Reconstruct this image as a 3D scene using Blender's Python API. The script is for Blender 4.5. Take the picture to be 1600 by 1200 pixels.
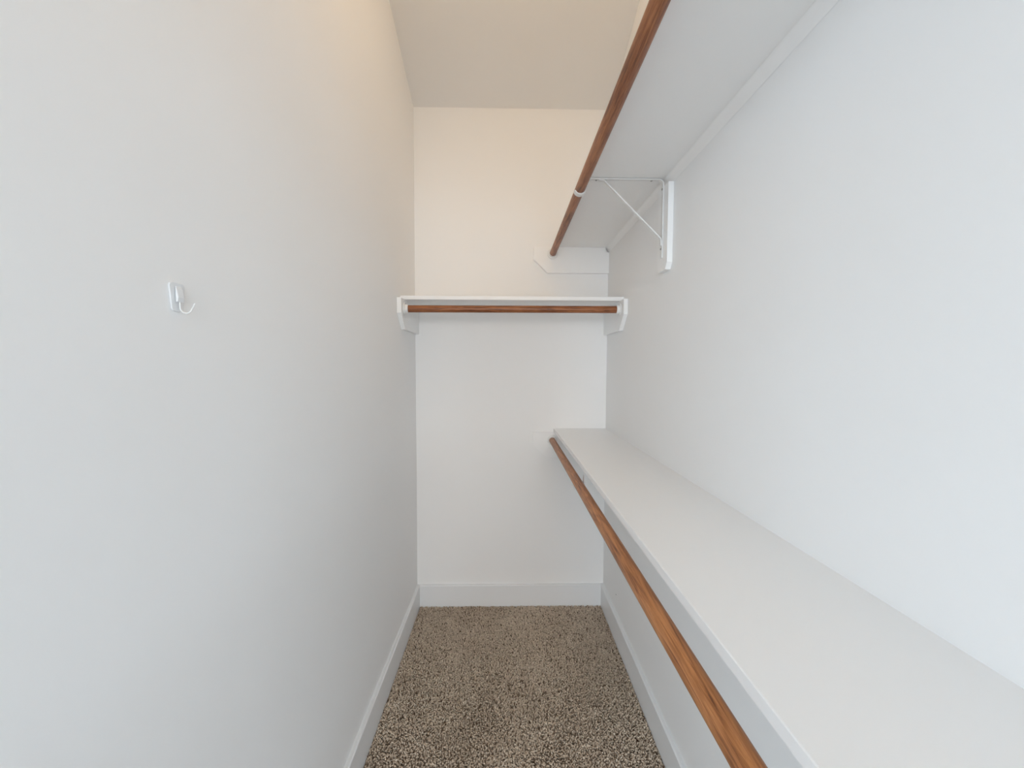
import bpy, bmesh, math, random
import numpy as np
from mathutils import Vector, Matrix

for o in list(bpy.data.objects):
    bpy.data.objects.remove(o, do_unlink=True)
scene = bpy.context.scene
COL = scene.collection

# ------------------------------------------------------------------ camera
cam_data = bpy.data.cameras.new('camera')
cam_data.sensor_fit = 'HORIZONTAL'
cam_data.sensor_width = 36.0
cam_data.lens = 589.42 * 36.0 / 1600.0
cam_data.clip_start = 0.01
cam = bpy.data.objects.new('camera', cam_data)
COL.objects.link(cam)
R_ = Vector((0.99983441, -0.01783204, 0.00362923))
U_ = Vector((-0.00276737, 0.04812143, 0.99883766))
F_ = Vector((0.01798596, 0.99868231, -0.04806411))
m = Matrix((R_, U_, -F_)).transposed().to_4x4()
m.translation = Vector((-0.56219, -2.08739, 1.36421))
cam.matrix_world = m
scene.camera = cam

# ------------------------------------------------------------------ world, light, exposure
world = bpy.data.worlds.new('world')
scene.world = world
world.use_nodes = True
wb = world.node_tree.nodes['Background']
wb.inputs[0].default_value = (0.75, 0.87, 1.0, 1)
wb.inputs[1].default_value = 0.02

# daylight through three unseen windows, added and spaced to light the closet's side walls
WIN_Y = -7.5                                   # far wall of that room
RX0, RX1 = -4.5, 3.4                           # its side walls
FARS = ((-4.2, -2.1), (-1.2, 0.2), (1.0, 3.1))   # x ranges of the three added windows
FZ0, FZ1 = 0.9, 2.3
COOL_DAY, WARM_DAY = (0.685, 0.85, 1.0), (1.0, 0.945, 0.89)   # tints fitted to the closet walls: cool outer pair, warmer middle
P_FARS = (222.0, 92.0, 128.0)


def daylight_fill(name, loc, rot, sx, sy, power, colour):
    d = bpy.data.lights.new(name, 'AREA')
    d.shape = 'RECTANGLE'
    d.size, d.size_y, d.energy, d.color = sx, sy, power, colour
    o = bpy.data.objects.new(name, d)
    COL.objects.link(o)
    o.location, o.rotation_euler = loc, rot


for (fx0, fx1), fp, fc in zip(FARS, P_FARS, (COOL_DAY, WARM_DAY, COOL_DAY)):
    daylight_fill('unseen_window_daylight', ((fx0 + fx1) / 2, WIN_Y - 0.02, (FZ0 + FZ1) / 2), (math.radians(90), 0, 0), fx1 - fx0, FZ1 - FZ0, fp, fc)

LAMP = (-0.53, -1.15, 2.93)
LAMP_W = 10.4

vs = scene.view_settings
vs.view_transform = 'Standard'
vs.look = 'None'
vs.gamma = 1.0
vs.use_curve_mapping = False
vs.exposure = 0.07
scene.cycles.max_bounces = 16
scene.cycles.diffuse_bounces = 6
scene.cycles.use_denoising = True
scene.cycles.use_adaptive_sampling = True
scene.cycles.adaptive_threshold = 0.08

# ------------------------------------------------------------------ room dimensions (metres)
W = 1.055          # left wall at x=-W, right wall at x=0, back wall at y=0
YF = -2.75         # inner face of the wall with the doorway
HB = 2.74          # ceiling height at the back wall
SLOPE = 0.385      # the ceiling rises towards the doorway
YP, HT = -0.95, 2.74 + 0.385 * 0.95
BT, BH = 0.016, 0.128   # baseboard thickness and height


# ------------------------------------------------------------------ materials
def mat(name):
    mt = bpy.data.materials.new(name)
    mt.use_nodes = True
    nt = mt.node_tree
    return mt, nt, nt.nodes['Principled BSDF']


def node(nt, kind, **kw):
    n = nt.nodes.new(kind)
    for k, v in kw.items():
        if k.startswith('in_'):
            key = k[3:]
            key = int(key) if key.isdigit() else key.replace('_', ' ')
            n.inputs[key].default_value = v
        else:
            setattr(n, k, v)
    return n


def paint(name, col, rough, bump=0.0, scale=260.0, spec=0.5, var=0.015):
    mt, nt, bs = mat(name)
    bs.inputs['Roughness'].default_value = rough
    bs.inputs['Specular IOR Level'].default_value = spec
    tc = node(nt, 'ShaderNodeTexCoord')
    nz = node(nt, 'ShaderNodeTexNoise', in_Scale=2.2, in_Detail=1.0)
    nt.links.new(tc.outputs['Object'], nz.inputs['Vector'])
    mix = node(nt, 'ShaderNodeMix', data_type='RGBA')
    mix.inputs[6].default_value = tuple(c * (1 - var) for c in col) + (1,)
    mix.inputs[7].default_value = tuple(min(1, c * (1 + var)) for c in col) + (1,)
    nt.links.new(nz.outputs['Fac'], mix.inputs[0])
    nt.links.new(mix.outputs[2], bs.inputs['Base Color'])
    if bump:
        n2 = node(nt, 'ShaderNodeTexNoise', in_Scale=scale, in_Detail=2.0)
        nt.links.new(tc.outputs['Object'], n2.inputs['Vector'])
        bp = node(nt, 'ShaderNodeBump', in_Strength=bump, in_Distance=0.002)
        nt.links.new(n2.outputs['Fac'], bp.inputs['Height'])
        nt.links.new(bp.outputs['Normal'], bs.inputs['Normal'])
    return mt


M_WALL = paint('wall_paint', (0.925, 0.922, 0.915), 0.75)
M_CEIL = paint('ceiling_paint', (0.88, 0.875, 0.865), 0.9, 0, 160, 0.2)
M_TRIM = paint('trim_paint', (0.86, 0.87, 0.875), 0.38)
M_SHELF = paint('shelf_paint', (0.94, 0.94, 0.935), 0.32)
M_METAL = paint('white_enamel', (0.82, 0.82, 0.81), 0.3, 0.0)
M_PLASTIC = paint('white_plastic', (0.84, 0.84, 0.83), 0.4, 0.0)
M_SCREW = paint('screw_steel', (0.42, 0.41, 0.40), 0.4, 0.0)
M_SCREW.node_tree.nodes['Principled BSDF'].inputs['Metallic'].default_value = 0.7
M_HOLE = paint('nail_hole_dark', (0.05, 0.045, 0.04), 0.9, 0.0)
M_ROOM = paint('bedroom_paint', (0.84, 0.85, 0.86), 0.85, 0.0)


def clear_plastic():
    mt, nt, bs = mat('translucent_plastic')
    bs.inputs['Base Color'].default_value = (0.84, 0.85, 0.86, 1)
    bs.inputs['Roughness'].default_value = 0.5
    bs.inputs['Transmission Weight'].default_value = 0.0
    bs.inputs['IOR'].default_value = 1.45
    return mt


M_CLEAR = clear_plastic()


def wood(name, axis, seed, light, mid, dark):
    mt, nt, bs = mat(name)
    tc = node(nt, 'ShaderNodeTexCoord')
    mp = node(nt, 'ShaderNodeMapping')
    mp.inputs['Location'].default_value = (seed, seed * 1.7, seed * 0.6)
    sc = [1.0, 1.0, 1.0]
    sc[axis] = 0.055
    mp.inputs['Scale'].default_value = sc
    nt.links.new(tc.outputs['Object'], mp.inputs['Vector'])
    n1 = node(nt, 'ShaderNodeTexNoise', in_Scale=95.0, in_Detail=8.0, in_Roughness=0.68, in_Distortion=1.8)
    nt.links.new(mp.outputs['Vector'], n1.inputs['Vector'])
    n2 = node(nt, 'ShaderNodeTexNoise', in_Scale=420.0, in_Detail=3.0, in_Roughness=0.6)
    nt.links.new(mp.outputs['Vector'], n2.inputs['Vector'])
    n3 = node(nt, 'ShaderNodeTexNoise', in_Scale=7.0, in_Detail=2.0)
    nt.links.new(tc.outputs['Object'], n3.inputs['Vector'])
    add = node(nt, 'ShaderNodeMath', operation='MULTIPLY_ADD', in_1=0.35)
    nt.links.new(n2.outputs['Fac'], add.inputs[0])
    nt.links.new(n1.outputs['Fac'], add.inputs[2])
    add2 = node(nt, 'ShaderNodeMath', operation='MULTIPLY_ADD', in_1=0.30)
    nt.links.new(n3.outputs['Fac'], add2.inputs[0])
    nt.links.new(add.outputs[0], add2.inputs[2])
    rp = node(nt, 'ShaderNodeValToRGB')
    e = rp.color_ramp.elements
    e[0].position, e[0].color = 0.64, dark + (1,)
    e[1].position, e[1].color = 0.98, light + (1,)
    x = e.new(0.80)
    x.color = mid + (1,)
    nt.links.new(add2.outputs[0], rp.inputs['Fac'])
    nt.links.new(rp.outputs['Color'], bs.inputs['Base Color'])
    bs.inputs['Roughness'].default_value = 0.42
    bs.inputs['Coat Weight'].default_value = 0.08
    bs.inputs['Coat Roughness'].default_value = 0.25
    bp = node(nt, 'ShaderNodeBump', in_Strength=0.25, in_Distance=0.0008)
    nt.links.new(add.outputs[0], bp.inputs['Height'])
    nt.links.new(bp.outputs['Normal'], bs.inputs['Normal'])
    return mt


WL, WM, WD = (0.50, 0.215, 0.085), (0.33, 0.118, 0.042), (0.15, 0.045, 0.016)
M_WOOD_A = wood('stained_wood_upper', 1, 0.3, (0.43, 0.170, 0.068), (0.27, 0.092, 0.034), (0.11, 0.033, 0.013))
M_WOOD_B = wood('stained_wood_lower', 1, 5.1, (0.56, 0.240, 0.085), (0.36, 0.135, 0.040), (0.13, 0.039, 0.013))
M_WOOD_C = wood('stained_wood_back', 0, 9.4, (0.40, 0.150, 0.052), (0.25, 0.082, 0.026), (0.10, 0.028, 0.010))


# ------------------------------------------------------------------ mesh helpers
def new_obj(name, bm, material, parent=None, smooth=False, world_origin=None):
    me = bpy.data.meshes.new(name)
    bmesh.ops.recalc_face_normals(bm, faces=bm.faces)
    bm.to_mesh(me)
    bm.free()
    if material:
        me.materials.append(material)
    if smooth:
        for p in me.polygons:
            p.use_smooth = True
        try:
            me.set_sharp_from_angle(angle=math.radians(40))
        except Exception:
            pass
    o = bpy.data.objects.new(name, me)
    COL.objects.link(o)
    if parent is not None:
        o.parent = parent
        o.matrix_parent_inverse = parent.matrix_world.inverted()
    return o


def add_box(bm, x0, x1, y0, y1, z0, z1, bevel=0.0, seg=2):
    vs_ = [bm.verts.new((x, y, z)) for x in (x0, x1) for y in (y0, y1) for z in (z0, z1)]
    f = [(0, 1, 3, 2), (4, 6, 7, 5), (0, 4, 5, 1), (2, 3, 7, 6), (0, 2, 6, 4), (1, 5, 7, 3)]
    fs = [bm.faces.new([vs_[i] for i in q]) for q in f]
    if bevel:
        es = list({e for q in fs for e in q.edges})
        bmesh.ops.bevel(bm, geom=es, offset=bevel, segments=seg, affect='EDGES', profile=0.5)


def add_prism(bm, pts, fn, d0, d1, bevel=0.0):
    """polygon pts (a,b) swept from d0 to d1; fn(a,b,d) gives the point"""
    A = [bm.verts.new(fn(a, b, d0)) for a, b in pts]
    B = [bm.verts.new(fn(a, b, d1)) for a, b in pts]
    fs = [bm.faces.new(A), bm.faces.new(B[::-1])]
    n = len(pts)
    for i in range(n):
        fs.append(bm.faces.new((A[i], A[(i + 1) % n], B[(i + 1) % n], B[i])))
    if bevel:
        es = list({e for q in fs for e in q.edges})
        bmesh.ops.bevel(bm, geom=es, offset=bevel, segments=2, affect='EDGES', profile=0.5)


def add_tube(bm, path, rad, n=12, cap=True):
    path = [Vector(p) for p in path]
    rads = rad if isinstance(rad, (list, tuple)) else [rad] * len(path)
    rings = []
    t0 = (path[1] - path[0]).normalized()
    ref = Vector((0, 0, 1)) if abs(t0.z) < 0.9 else Vector((1, 0, 0))
    for i, p in enumerate(path):
        a = path[max(i - 1, 0)]
        b = path[min(i + 1, len(path) - 1)]
        t = (b - a).normalized()
        u = (ref - t * ref.dot(t)).normalized()
        v = t.cross(u)
        ref = u
        rings.append([bm.verts.new(p + (u * math.cos(2 * math.pi * k / n) + v * math.sin(2 * math.pi * k / n)) * rads[i]) for k in range(n)])
    for a, b in zip(rings, rings[1:]):
        for k in range(n):
            bm.faces.new((a[k], a[(k + 1) % n], b[(k + 1) % n], b[k]))
    if cap:
        bm.faces.new(rings[0][::-1])
        bm.faces.new(rings[-1])


def add_strip(bm, path, wvec, width, thick):
    """flat strap following path; wvec is the width direction"""
    path = [Vector(p) for p in path]
    wv = Vector(wvec).normalized()
    rings = []
    for i, p in enumerate(path):
        a = path[max(i - 1, 0)]
        b = path[min(i + 1, len(path) - 1)]
        t = (b - a).normalized()
        nrm = t.cross(wv).normalized()
        rings.append([bm.verts.new(p + wv * sx * width / 2 + nrm * sy * thick / 2) for sx, sy in ((-1, -1), (1, -1), (1, 1), (-1, 1))])
    for a, b in zip(rings, rings[1:]):
        for k in range(4):
            bm.faces.new((a[k], a[(k + 1) % 4], b[(k + 1) % 4], b[k]))
    bm.faces.new(rings[0][::-1])
    bm.faces.new(rings[-1])


def thing(name, label, cat, loc, group=None):
    o = bpy.data.objects.new(name, None)
    o.empty_display_size = 0.05
    COL.objects.link(o)
    o.location = loc
    o['label'] = label
    o['category'] = cat
    if group:
        o['group'] = group
    bpy.context.view_layer.update()
    return o


def structure(name, bm, material, label, cat, parent=None):
    o = new_obj(name, bm, material, parent)
    o['kind'] = 'structure'
    o['label'] = label
    o['category'] = cat
    return o


# ------------------------------------------------------------------ the setting: closet shell
bm = bmesh.new(); add_box(bm, -W, 0, YF - 0.1, 0, -0.1, 0)
structure('floor', bm, paint('carpet_backing', (0.30, 0.24, 0.18), 0.95, 0.3, 300, 0.1, 0.1), 'closet floor under the beige carpet', 'floor')
bm = bmesh.new(); add_box(bm, -W - 0.1, -W, YF - 0.1, 0.1, -0.1, 3.3)
structure('wall_left', bm, M_WALL, 'plain white left wall of the closet with a small hook', 'wall')
bm = bmesh.new(); add_box(bm, 0, 0.1, YF - 0.1, 0.1, -0.1, 3.3)
wall_right = structure('wall_right', bm, M_WALL, 'plain white right wall carrying the two long shelves', 'wall')
bm = bmesh.new(); add_box(bm, -W, 0, 0, 0.1, -0.1, 2.86)
structure('wall_back', bm, M_WALL, 'white back wall of the closet behind the short shelf', 'wall')
bm = bmesh.new()
add_prism(bm, [(0.1, HB - 0.1 * SLOPE), (YP, HT), (YF - 0.1, HT), (YF - 0.1, HT + 0.1), (YP, HT + 0.1), (0.1, HB + 0.1)],
          lambda a, b, d: (d, a, b), -W, 0)
structure('ceiling', bm, M_CEIL, 'cream-lit ceiling of the closet above the back wall', 'ceiling')

# wall with the doorway the photograph is taken from (behind the camera)
DX0, DX1, DZ = -1.0, -0.06, 2.2
bm = bmesh.new()
add_box(bm, -W, DX0, YF - 0.1, YF, 0, HT)
add_box(bm, DX1, 0, YF - 0.1, YF, 0, HT)
add_box(bm, DX0, DX1, YF - 0.1, YF, DZ, HT)
structure('wall_front', bm, M_WALL, 'white closet wall with the doorway behind the viewer', 'wall')

# the room beyond the doorway, with the added window openings
RY0, RY1, RH = WIN_Y, YF - 0.1, 2.75
bm = bmesh.new(); add_box(bm, RX0, RX1, RY0 - 0.1, RY1, -0.1, 0)
structure('floor_bedroom', bm, paint('bedroom_carpet', (0.30, 0.26, 0.22), 0.95, 0.2, 300, 0.1, 0.06), 'beige carpeted floor of the room behind the viewer', 'floor')
bm = bmesh.new(); add_box(bm, RX0, RX1, RY0 - 0.1, RY1, RH, RH + 0.1)
structure('ceiling_bedroom', bm, M_ROOM, 'white ceiling of the room behind the viewer', 'ceiling')
for side, xa, xb in (('left', RX0 - 0.1, RX0), ('right', RX1, RX1 + 0.1)):
    bm = bmesh.new()
    add_box(bm, xa, xb, RY0 - 0.1, RY1, -0.1, RH + 0.1)
    structure('wall_bedroom_' + side, bm, M_ROOM, 'white %s wall of the room behind the viewer' % side, 'wall')
bm = bmesh.new()
add_box(bm, RX0, -W - 0.1, RY1, RY1 + 0.1, 0, RH)
add_box(bm, 0.1, RX1, RY1, RY1 + 0.1, 0, RH)
structure('wall_bedroom_front', bm, M_ROOM, 'white room wall on either side of the closet doorway', 'wall')
bm = bmesh.new()
xs = [RX0] + [x for f in FARS for x in f] + [RX1]
for xa, xb in zip(xs[0::2], xs[1::2]):
    add_box(bm, xa, xb, RY0 - 0.1, RY0, 0, RH)
for xa, xb in FARS:
    add_box(bm, xa, xb, RY0 - 0.1, RY0, 0, FZ0)
    add_box(bm, xa, xb, RY0 - 0.1, RY0, FZ1, RH)
structure('wall_bedroom_back', bm, M_ROOM, 'white room wall with three window openings added for daylight behind the viewer', 'wall')

# baseboards
def baseboard(name, fn, l0, l1, label):
    b = bmesh.new()
    c = 0.004
    add_prism(b, [(0, 0), (BT, 0), (BT, BH - c), (BT - c, BH), (0, BH)], fn, l0, l1)
    o = new_obj(name, b, M_TRIM)
    o['kind'] = 'structure'; o['label'] = label; o['category'] = 'baseboard'


baseboard('baseboard_left', lambda a, b, d: (-W + a, d, b), YF, 0, 'white painted baseboard along the left wall')
baseboard('baseboard_right', lambda a, b, d: (-a, d, b), YF, 0, 'white painted baseboard along the right wall')
baseboard('baseboard_back', lambda a, b, d: (d, -a, b), -W + BT, -BT, 'white painted baseboard along the back wall')

# nail hole on the right wall under the lower shelf
bm = bmesh.new()
add_tube(bm, [(-0.0006, -0.246, 0.213), (0.002, -0.246, 0.213)], 0.0022, 10)
new_obj('nail_hole', bm, M_HOLE, wall_right)


# ------------------------------------------------------------------ carpet pile
def carpet():
    rng = np.random.default_rng(7)
    x0, x1, y0, y1 = -W + BT + 0.001, -BT - 0.001, -1.65, -BT - 0.001
    s = 0.0058
    nx, ny = int((x1 - x0) / s), int((y1 - y0) / s)
    gx, gy = np.meshgrid(np.arange(nx), np.arange(ny), indexing='ij')
    px = (x0 + (gx + 0.5 + rng.uniform(-.48, .48, gx.shape)) * (x1 - x0) / nx).ravel()
    py = (y0 + (gy + 0.5 + rng.uniform(-.48, .48, gx.shape)) * (y1 - y0) / ny).ravel()
    n = px.size

    def field(scale, k, seed):
        r2 = np.random.default_rng(seed)
        v = np.zeros(n)
        for _ in range(k):
            a = r2.uniform(0, 2 * np.pi); fr = scale * r2.uniform(.5, 1.5)
            v += np.sin((px * np.cos(a) + py * np.sin(a)) * fr + r2.uniform(0, 6.28))
        return v / math.sqrt(k)

    # vacuum strokes: long soft streaks in the lie of the pile
    lie = field(13, 6, 3) * 0.5 + np.sin(px * 22 + 0.8 * np.sin(py * 5)) * 0.5 + field(40, 6, 11) * 0.35
    h = rng.uniform(0.0065, 0.0095, n)
    w = rng.uniform(0.0026, 0.0042, n)
    ang = rng.uniform(0, 2 * np.pi, n)
    lean = rng.uniform(0.2, 0.9, n)
    dx = np.cos(ang) * lean * h
    dy = np.sin(ang) * lean * h + lie * 0.0018
    # keep the tips inside the baseboards
    dx = np.clip(dx, x0 - px + 0.001, x1 - px - 0.001)
    dy = np.where(py + dy > y1, y1 - py, dy)
    twist = rng.uniform(0, 2 * np.pi, n)
    levels = [(0.0, 0.0, 0.85), (0.55, 0.35, 1.0), (0.92, 0.8, 0.72)]
    V = []
    for (hz, ld_, wd) in levels:
        for k in range(4):
            a = twist + k * np.pi / 2 + hz * 1.2
            V.append(np.stack([px + dx * ld_ + np.cos(a) * w * wd, py + dy * ld_ + np.sin(a) * w * wd * 0.8, 0.0005 + h * hz], 1))
    V.append(np.stack([px + dx * 1.05, py + dy * 1.05, 0.0005 + h], 1))
    V = np.stack(V, 1)                       # n,13,3
    V[:, :, 0] = np.clip(V[:, :, 0], x0, x1)
    V[:, :, 1] = np.clip(V[:, :, 1], None, y1)
    nv = 13
    quads, tris = [], []
    for l in range(2):
        for k in range(4):
            quads.append((l * 4 + k, l * 4 + (k + 1) % 4, (l + 1) * 4 + (k + 1) % 4, (l + 1) * 4 + k))
    for k in range(4):
        tris.append((8 + k, 8 + (k + 1) % 4, 12))
    base = (np.arange(n) * nv)[:, None, None]
    Q = (np.array(quads)[None] + base).reshape(-1, 4)
    T = (np.array(tris)[None] + base).reshape(-1, 3)
    me = bpy.data.meshes.new('carpet')
    me.vertices.add(n * nv)
    me.vertices.foreach_set('co', V.reshape(-1).astype(np.float32))
    loops = np.concatenate([Q.reshape(-1), T.reshape(-1)]).astype(np.int32)
    tot = np.concatenate([np.full(len(Q), 4), np.full(len(T), 3)]).astype(np.int32)
    start = np.concatenate([[0], np.cumsum(tot)[:-1]]).astype(np.int32)
    me.loops.add(len(loops))
    me.loops.foreach_set('vertex_index', loops)
    me.polygons.add(len(tot))
    me.polygons.foreach_set('loop_start', start)
    me.polygons.foreach_set('loop_total', tot)
    me.polygons.foreach_set('use_smooth', np.ones(len(tot), dtype=bool))
    # yarn colour of every tuft (flecked yarn)
    fleck = rng.normal(0.545, 0.10, n) + field(60, 8, 21) * 0.04 + field(12, 6, 5) * 0.065
    dark = rng.random(n) < 0.10
    fleck[dark] = rng.uniform(0.0, 0.22, dark.sum())
    pale = rng.random(n) < 0.06
    fleck[pale] = rng.uniform(0.85, 1.0, pale.sum())
    at = me.attributes.new('yarn', 'FLOAT', 'POINT')
    at.data.foreach_set('value', np.repeat(np.clip(fleck, 0, 1), nv).astype(np.float32))
    me.update()
    me.validate()
    mt, nt, bs = mat('carpet_yarn')
    a = node(nt, 'ShaderNodeAttribute', attribute_name='yarn')
    rp = node(nt, 'ShaderNodeValToRGB')
    e = rp.color_ramp.elements
    e[0].position, e[0].color = 0.0, (0.16, 0.112, 0.075, 1)
    e[1].position, e[1].color = 1.0, (0.92, 0.80, 0.66, 1)
    c = e.new(0.5); c.color = (0.675, 0.55, 0.43, 1)
    nt.links.new(a.outputs['Fac'], rp.inputs['Fac'])
    nt.links.new(rp.outputs['Color'], bs.inputs['Base Color'])
    bs.inputs['Roughness'].default_value = 0.95
    bs.inputs['Specular IOR Level'].default_value = 0.1
    me.materials.append(mt)
    o = bpy.data.objects.new('carpet', me)
    COL.objects.link(o)
    o['kind'] = 'stuff'
    o['label'] = 'flecked beige and brown cut pile carpet covering the closet floor'
    o['category'] = 'carpet'


carpet()


# ------------------------------------------------------------------ long shelves on the right wall
SD = 0.290      # shelf depth
ST = 0.019      # board thickness
LEDX, LEDH = 0.019, 0.0245
YE = YF + 0.003


def board_profile(z, t):
    """shelf cross-section: square against the wall, eased front edges"""
    e = 0.0015
    return [(0, z), (SD - e, z), (SD, z + e), (SD, z + t - e), (SD - e, z + t), (0, z + t)]


def end_cleat(parent, ztop, ywall, sign):
    """board on the end wall with one clipped lower corner; reaches past the shelf to carry the rod"""
    b = bmesh.new()
    x0, x1 = -0.4095, -LEDX if ztop > 1.5 else -0.0005
    pts = [(x1, ztop), (x0, ztop), (x0, ztop - 0.066), (x0 + 0.074, ztop - 0.138), (-0.0005, ztop - 0.138)]
    if x1 != -0.0005:
        pts += [(-0.0005, ztop - LEDH - 0.001), (x1, ztop - LEDH - 0.001)]
    add_prism(b, pts, lambda a, c, d: (a, d, c), ywall, ywall + sign * 0.019, 0.0)
    return new_obj('end_cleat', b, M_SHELF, parent)


def long_shelf(zb, label):
    t = thing('wall_shelf', label, 'shelf', (-SD / 2, YF / 2, zb), 'long shelves on the right wall')
    b = bmesh.new(); add_prism(b, board_profile(zb, ST), lambda a, c, d: (-a, d, c), YE, 0.0)
    new_obj('shelf_board', b, M_SHELF, t)
    b = bmesh.new(); zz = zb - 0.0003
    arc = [(-LEDX + (LEDX - 0.0005) * i / 8, zz - LEDH * (i / 8) ** 1.5) for i in range(9)]
    add_prism(b, [(-0.0005, zz)] + arc, lambda a, c, d: (a, d, c), YE, -0.001)
    new_obj('cove_trim', b, M_SHELF, t, smooth=True)
    end_cleat(t, zb - 0.0003, -0.0005, -1)
    end_cleat(t, zb - 0.0003, YE, 1)
    return t


Z_UP, Z_LO = 2.0072, 0.9978
long_shelf(Z_UP, 'long white shelf high on the right wall above the clothes rod')
long_shelf(Z_LO, 'long white shelf at waist height along the right wall')


# ------------------------------------------------------------------ clothes rods
def rod(name, p0, p1, rad, material, label, socket_axis, group):
    p0, p1 = Vector(p0), Vector(p1)
    t = thing(name, label, 'clothes rod', tuple((p0 + p1) / 2), group)
    b = bmesh.new()
    n = 60
    path = [p0.lerp(p1, i / n) for i in range(n + 1)]
    add_tube(b, path, rad, 32)
    new_obj('dowel', b, material, t, smooth=True)
    d = (p1 - p0).normalized()
    for p, s in ((p0, 1), (p1, -1)):
        # round socket: a flange against the cleat and a short cup around the dowel end
        b = bmesh.new()
        prof = [(rad + 0.0012, 0.019), (rad + 0.0036, 0.019), (rad + 0.0046, 0.005), (rad + 0.0105, 0.004), (rad + 0.012, 0.0015), (rad + 0.012, -0.0005)]
        u = d.orthogonal().normalized(); v = d.cross(u)
        k = 32
        rings = [[b.verts.new(p + d * s * h + (u * math.cos(6.28318 * i / k) + v * math.sin(6.28318 * i / k)) * r) for i in range(k)] for r, h in prof]
        rings.append([b.verts.new(p + d * s * -0.0005 + (u * math.cos(6.28318 * i / k) + v * math.sin(6.28318 * i / k)) * (rad + 0.0012)) for i in range(k)])
        rings.append(rings[0])
        for a, c in zip(rings, rings[1:]):
            for i in range(k):
                b.faces.new((a[i], a[(i + 1) % k], c[(i + 1) % k], c[i]))
        new_obj('rod_socket', b, M_PLASTIC, t, smooth=True)
    return t


RR = 0.0167
UPX, UPZ = -0.3075, 1.9705
LOX0, LOX1, LOZ = -0.3025, -0.3175, 0.9545
rod('clothes_rod', (UPX, -0.0205, UPZ), (UPX, YE + 0.0205, UPZ), RR, M_WOOD_A,
    'reddish-brown wooden clothes rod running under the upper long shelf', 1, 'wooden clothes rods')
rod('clothes_rod', (LOX0, -0.0205, LOZ), (LOX1, YE + 0.0205, LOZ), RR - 0.0004, M_WOOD_B,
    'orange-brown wooden clothes rod running in front of the waist-high shelf', 1, 'wooden clothes rods')


# ------------------------------------------------------------------ shelf and rod brackets
def bracket(zb, yb, rx, rz, label):
    t = thing('shelf_bracket', label, 'bracket', (0, yb, zb - 0.30), 'shelf brackets on the right wall')
    # backing board with clipped lower corners
    b = bmesh.new()
    zt, z0 = zb - LEDH - 0.0008, zb - 0.312
    ya, yc = yb - 0.041, yb + 0.041
    add_prism(b, [(ya, zt), (ya, z0 + 0.022), (ya + 0.014, z0), (yc - 0.014, z0), (yc, z0 + 0.022), (yc, zt)],
              lambda a, c, d: (d, a, c), -0.0005, -0.019, 0.0)
    new_obj('backing_board', b, M_SHELF, t)
    sw, st = 0.013, 0.0034
    xl = -0.019 - st / 2 - 0.0004
    za = zb - st / 2 - 0.0012
    # one strap bent through the top corner: leg + arm as two parts
    rc = 0.016
    corner = [(xl - rc + rc * math.cos(a), yb, za - rc + rc * math.sin(a)) for a in [i * math.pi / 2 / 6 for i in range(7)]]
    b = bmesh.new()
    add_strip(b, [(xl, yb, zb - 0.268), (xl, yb, za - rc - 0.001)] + corner[:4], (0, 1, 0), sw, st)
    new_obj('vertical_leg', b, M_METAL, t)
    b = bmesh.new()
    add_strip(b, corner[3:] + [(-0.17, yb, za), (-0.270, yb, za)], (0, 1, 0), sw, st)
    new_obj('horizontal_arm', b, M_METAL, t)
    # diagonal brace
    b = bmesh.new()
    add_strip(b, [(-0.243, yb, za - 0.003), (-0.226, yb, za - 0.0045), (-0.0285, yb, zb - 0.199), (-0.0255, yb, zb - 0.206), (-0.0248, yb, zb - 0.225)], (0, 1, 0), 0.0105, 0.0042)
    new_obj('diagonal_brace', b, M_METAL, t)
    # cradle: drops from the arm beside the rod and curls under it
    b = bmesh.new()
    R = RR + 0.0028
    pts = [(-0.268, yb, za), (-0.279, yb, za - 0.001), (rx + R + 0.003, yb, za - 0.006), (rx + R + 0.0008, yb, rz + 0.010)]
    for i in range(0, 15):
        a = math.radians(-2 - i * (158 / 14))
        pts.append((rx + R * math.cos(a), yb, rz + R * math.sin(a)))
    add_strip(b, pts, (0, 1, 0), 0.019, 0.0046)
    new_obj('rod_cradle', b, M_METAL, t, smooth=False)
    for (x, y, z, ax) in ((-0.0605, yb + 0.0025, za - 0.003, 2), (-0.2515, yb + 0.0025, za - 0.003, 2), (xl - 0.003, yb, zb - 0.034, 0), (xl - 0.003, yb + 0.002, zb - 0.236, 0)):
        b = bmesh.new()
        if ax == 2:
            add_tube(b, [(x, y, z - 0.0010), (x, y, z + 0.0002), (x, y, z + 0.003)], [0.0022, 0.0038, 0.0038], 12)
        else:
            add_tube(b, [(x - 0.0010, y, z), (x + 0.0002, y, z), (x + 0.003, y, z)], [0.0022, 0.0038, 0.0038], 12)
        new_obj('screw', b, M_SCREW, t, smooth=True)
    return t


YB = -0.7665
bracket(Z_UP, YB, UPX, UPZ, 'white metal bracket with diagonal brace holding up the upper long shelf')
lo_x = LOX0 + (LOX1 - LOX0) * ((-0.0205 - (-0.795)) / 2.5)
bracket(Z_LO, -0.795, lo_x, LOZ, 'white metal bracket whose thin strap shows under the waist-high shelf')

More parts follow.
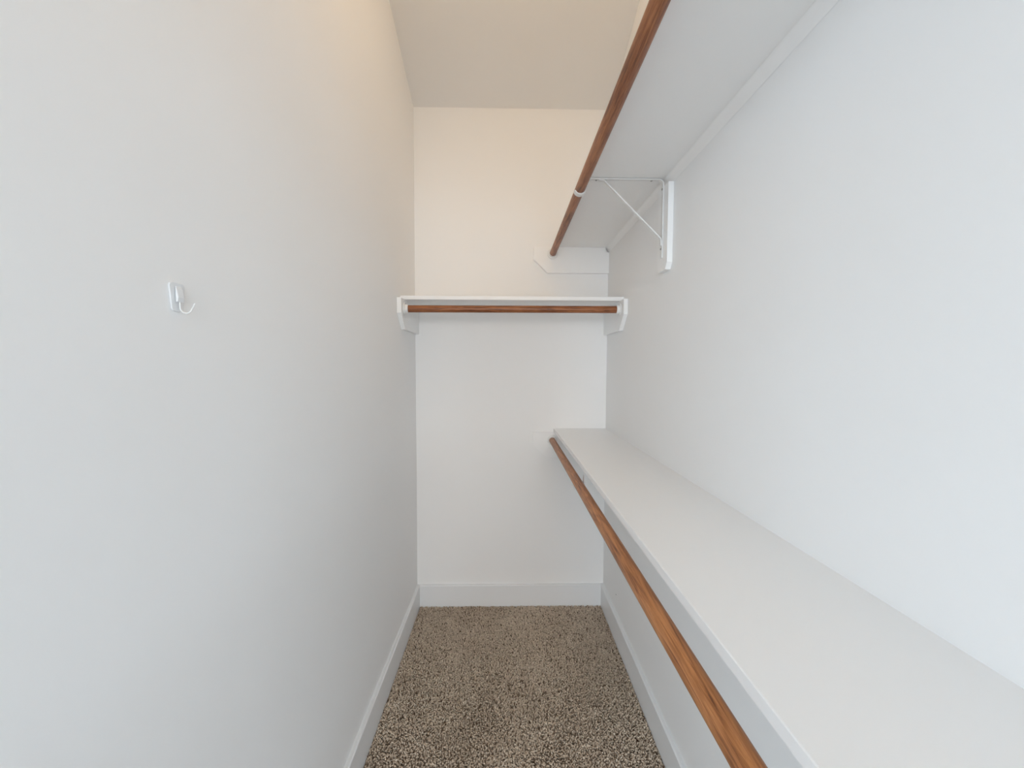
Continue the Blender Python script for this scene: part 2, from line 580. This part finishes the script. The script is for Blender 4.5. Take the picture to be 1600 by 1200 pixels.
# ------------------------------------------------------------------ short shelf across the back wall
ZK = 1.6742
t = thing('back_wall_shelf', 'short white shelf spanning the back wall from side to side', 'shelf', (-W / 2, -SD / 2, ZK))
bm = bmesh.new(); add_prism(bm, board_profile(ZK, 0.0185), lambda a, c, d: (d, -a, c), -W, 0.0)
new_obj('shelf_board', bm, M_SHELF, t)
for xw, s in ((-W + 0.0005, 1), (-0.0005, -1)):
    b = bmesh.new()
    zt = ZK - 0.0003
    add_prism(b, [(-0.0005, zt), (-0.351, zt), (-0.351, zt - 0.070), (-0.283, zt - 0.139), (-0.0005, zt - 0.139)],
              lambda a, c, d: (d, a, c), xw, xw + s * 0.019)
    new_obj('side_cleat', b, M_SHELF, t)
rod('clothes_rod', (-W + 0.0210, -0.3005, 1.6287), (-0.0210, -0.3005, 1.6312), 0.0166, M_WOOD_C,
    'short brown wooden clothes rod spanning the back of the closet under its shelf', 0, 'wooden clothes rods')


# ------------------------------------------------------------------ adhesive hook on the left wall
t = thing('adhesive_hook', 'small clear plastic adhesive hook stuck on the left wall', 'hook', (-W, -1.508, 1.467))
bm = bmesh.new()
pts = []
for (cy, cz, a0) in ((0.0075, 0.0135, 0), (-0.0075, 0.0135, 90), (-0.0045, -0.0175, 180), (0.0045, -0.0175, 270)):
    for i in range(5):
        a = math.radians(a0 + i * 22.5)
        pts.append((-1.509 + cy + 0.0055 * math.cos(a), 1.4665 + cz + 0.0055 * math.sin(a)))
add_prism(bm, pts, lambda a, c, d: (-W + d, a, c), 0.0004, 0.0030)
new_obj('base_plate', bm, M_CLEAR, t)
bm = bmesh.new()
add_prism(bm, [(0.0042, 1.4810), (0.0042, 1.4575), (0.0072, 1.4575), (0.0084, 1.4640), (0.0066, 1.4760)], lambda a, c, d: (-W + a, d, c), -1.5145, -1.5035, 0.0006)
new_obj('wire_holder', bm, M_CLEAR, t)
bm = bmesh.new()
hx = -W + 0.0060
wp = [(hx, -1.509, 1.4690), (hx, -1.509, 1.4600), (hx, -1.509, 1.4500)]
rw = 0.0090
for i in range(1, 13):
    a = math.radians(180 + i * 12.0)
    wp.append((hx + rw + rw * math.cos(a), -1.509, 1.4500 + rw * math.sin(a)))
wp.append((hx + 2 * rw + 0.0045, -1.509, 1.4560))
add_tube(bm, wp, 0.0011, 10)
new_obj('hook_wire', bm, M_PLASTIC, t, smooth=True)

# ------------------------------------------------------------------ ceiling lamp above the viewer (out of frame)
t = thing('ceiling_lamp', 'bare warm bulb in a white ceiling holder', 'lamp', (LAMP[0], LAMP[1], HT))
bm = bmesh.new(); add_tube(bm, [(LAMP[0], LAMP[1], HT - 0.0005), (LAMP[0], LAMP[1], HT - 0.02), (LAMP[0], LAMP[1], LAMP[2] + 0.085)], [0.06, 0.055, 0.025], 24)
new_obj('lamp_holder', bm, M_PLASTIC, t, smooth=True)
bm = bmesh.new()
bmesh.ops.create_uvsphere(bm, u_segments=24, v_segments=16, radius=0.046, matrix=Matrix.Translation(LAMP))
mt, nt, bs = mat('warm_bulb')
bs.inputs['Base Color'].default_value = (0.9, 0.85, 0.75, 1)
bs.inputs['Emission Color'].default_value = (1.0, 0.70, 0.40, 1)
bs.inputs['Emission Strength'].default_value = 0.5
bulb = new_obj('bulb', bm, mt, t, smooth=True)
pl = bpy.data.lights.new('lamp_light', 'POINT')
pl.energy = LAMP_W
pl.color = (1.0, 0.70, 0.40)
pl.shadow_soft_size = 0.06
po = bpy.data.objects.new('lamp_light', pl)
COL.objects.link(po)
po.parent = t
po.matrix_parent_inverse = t.matrix_world.inverted()
po.location = LAMP
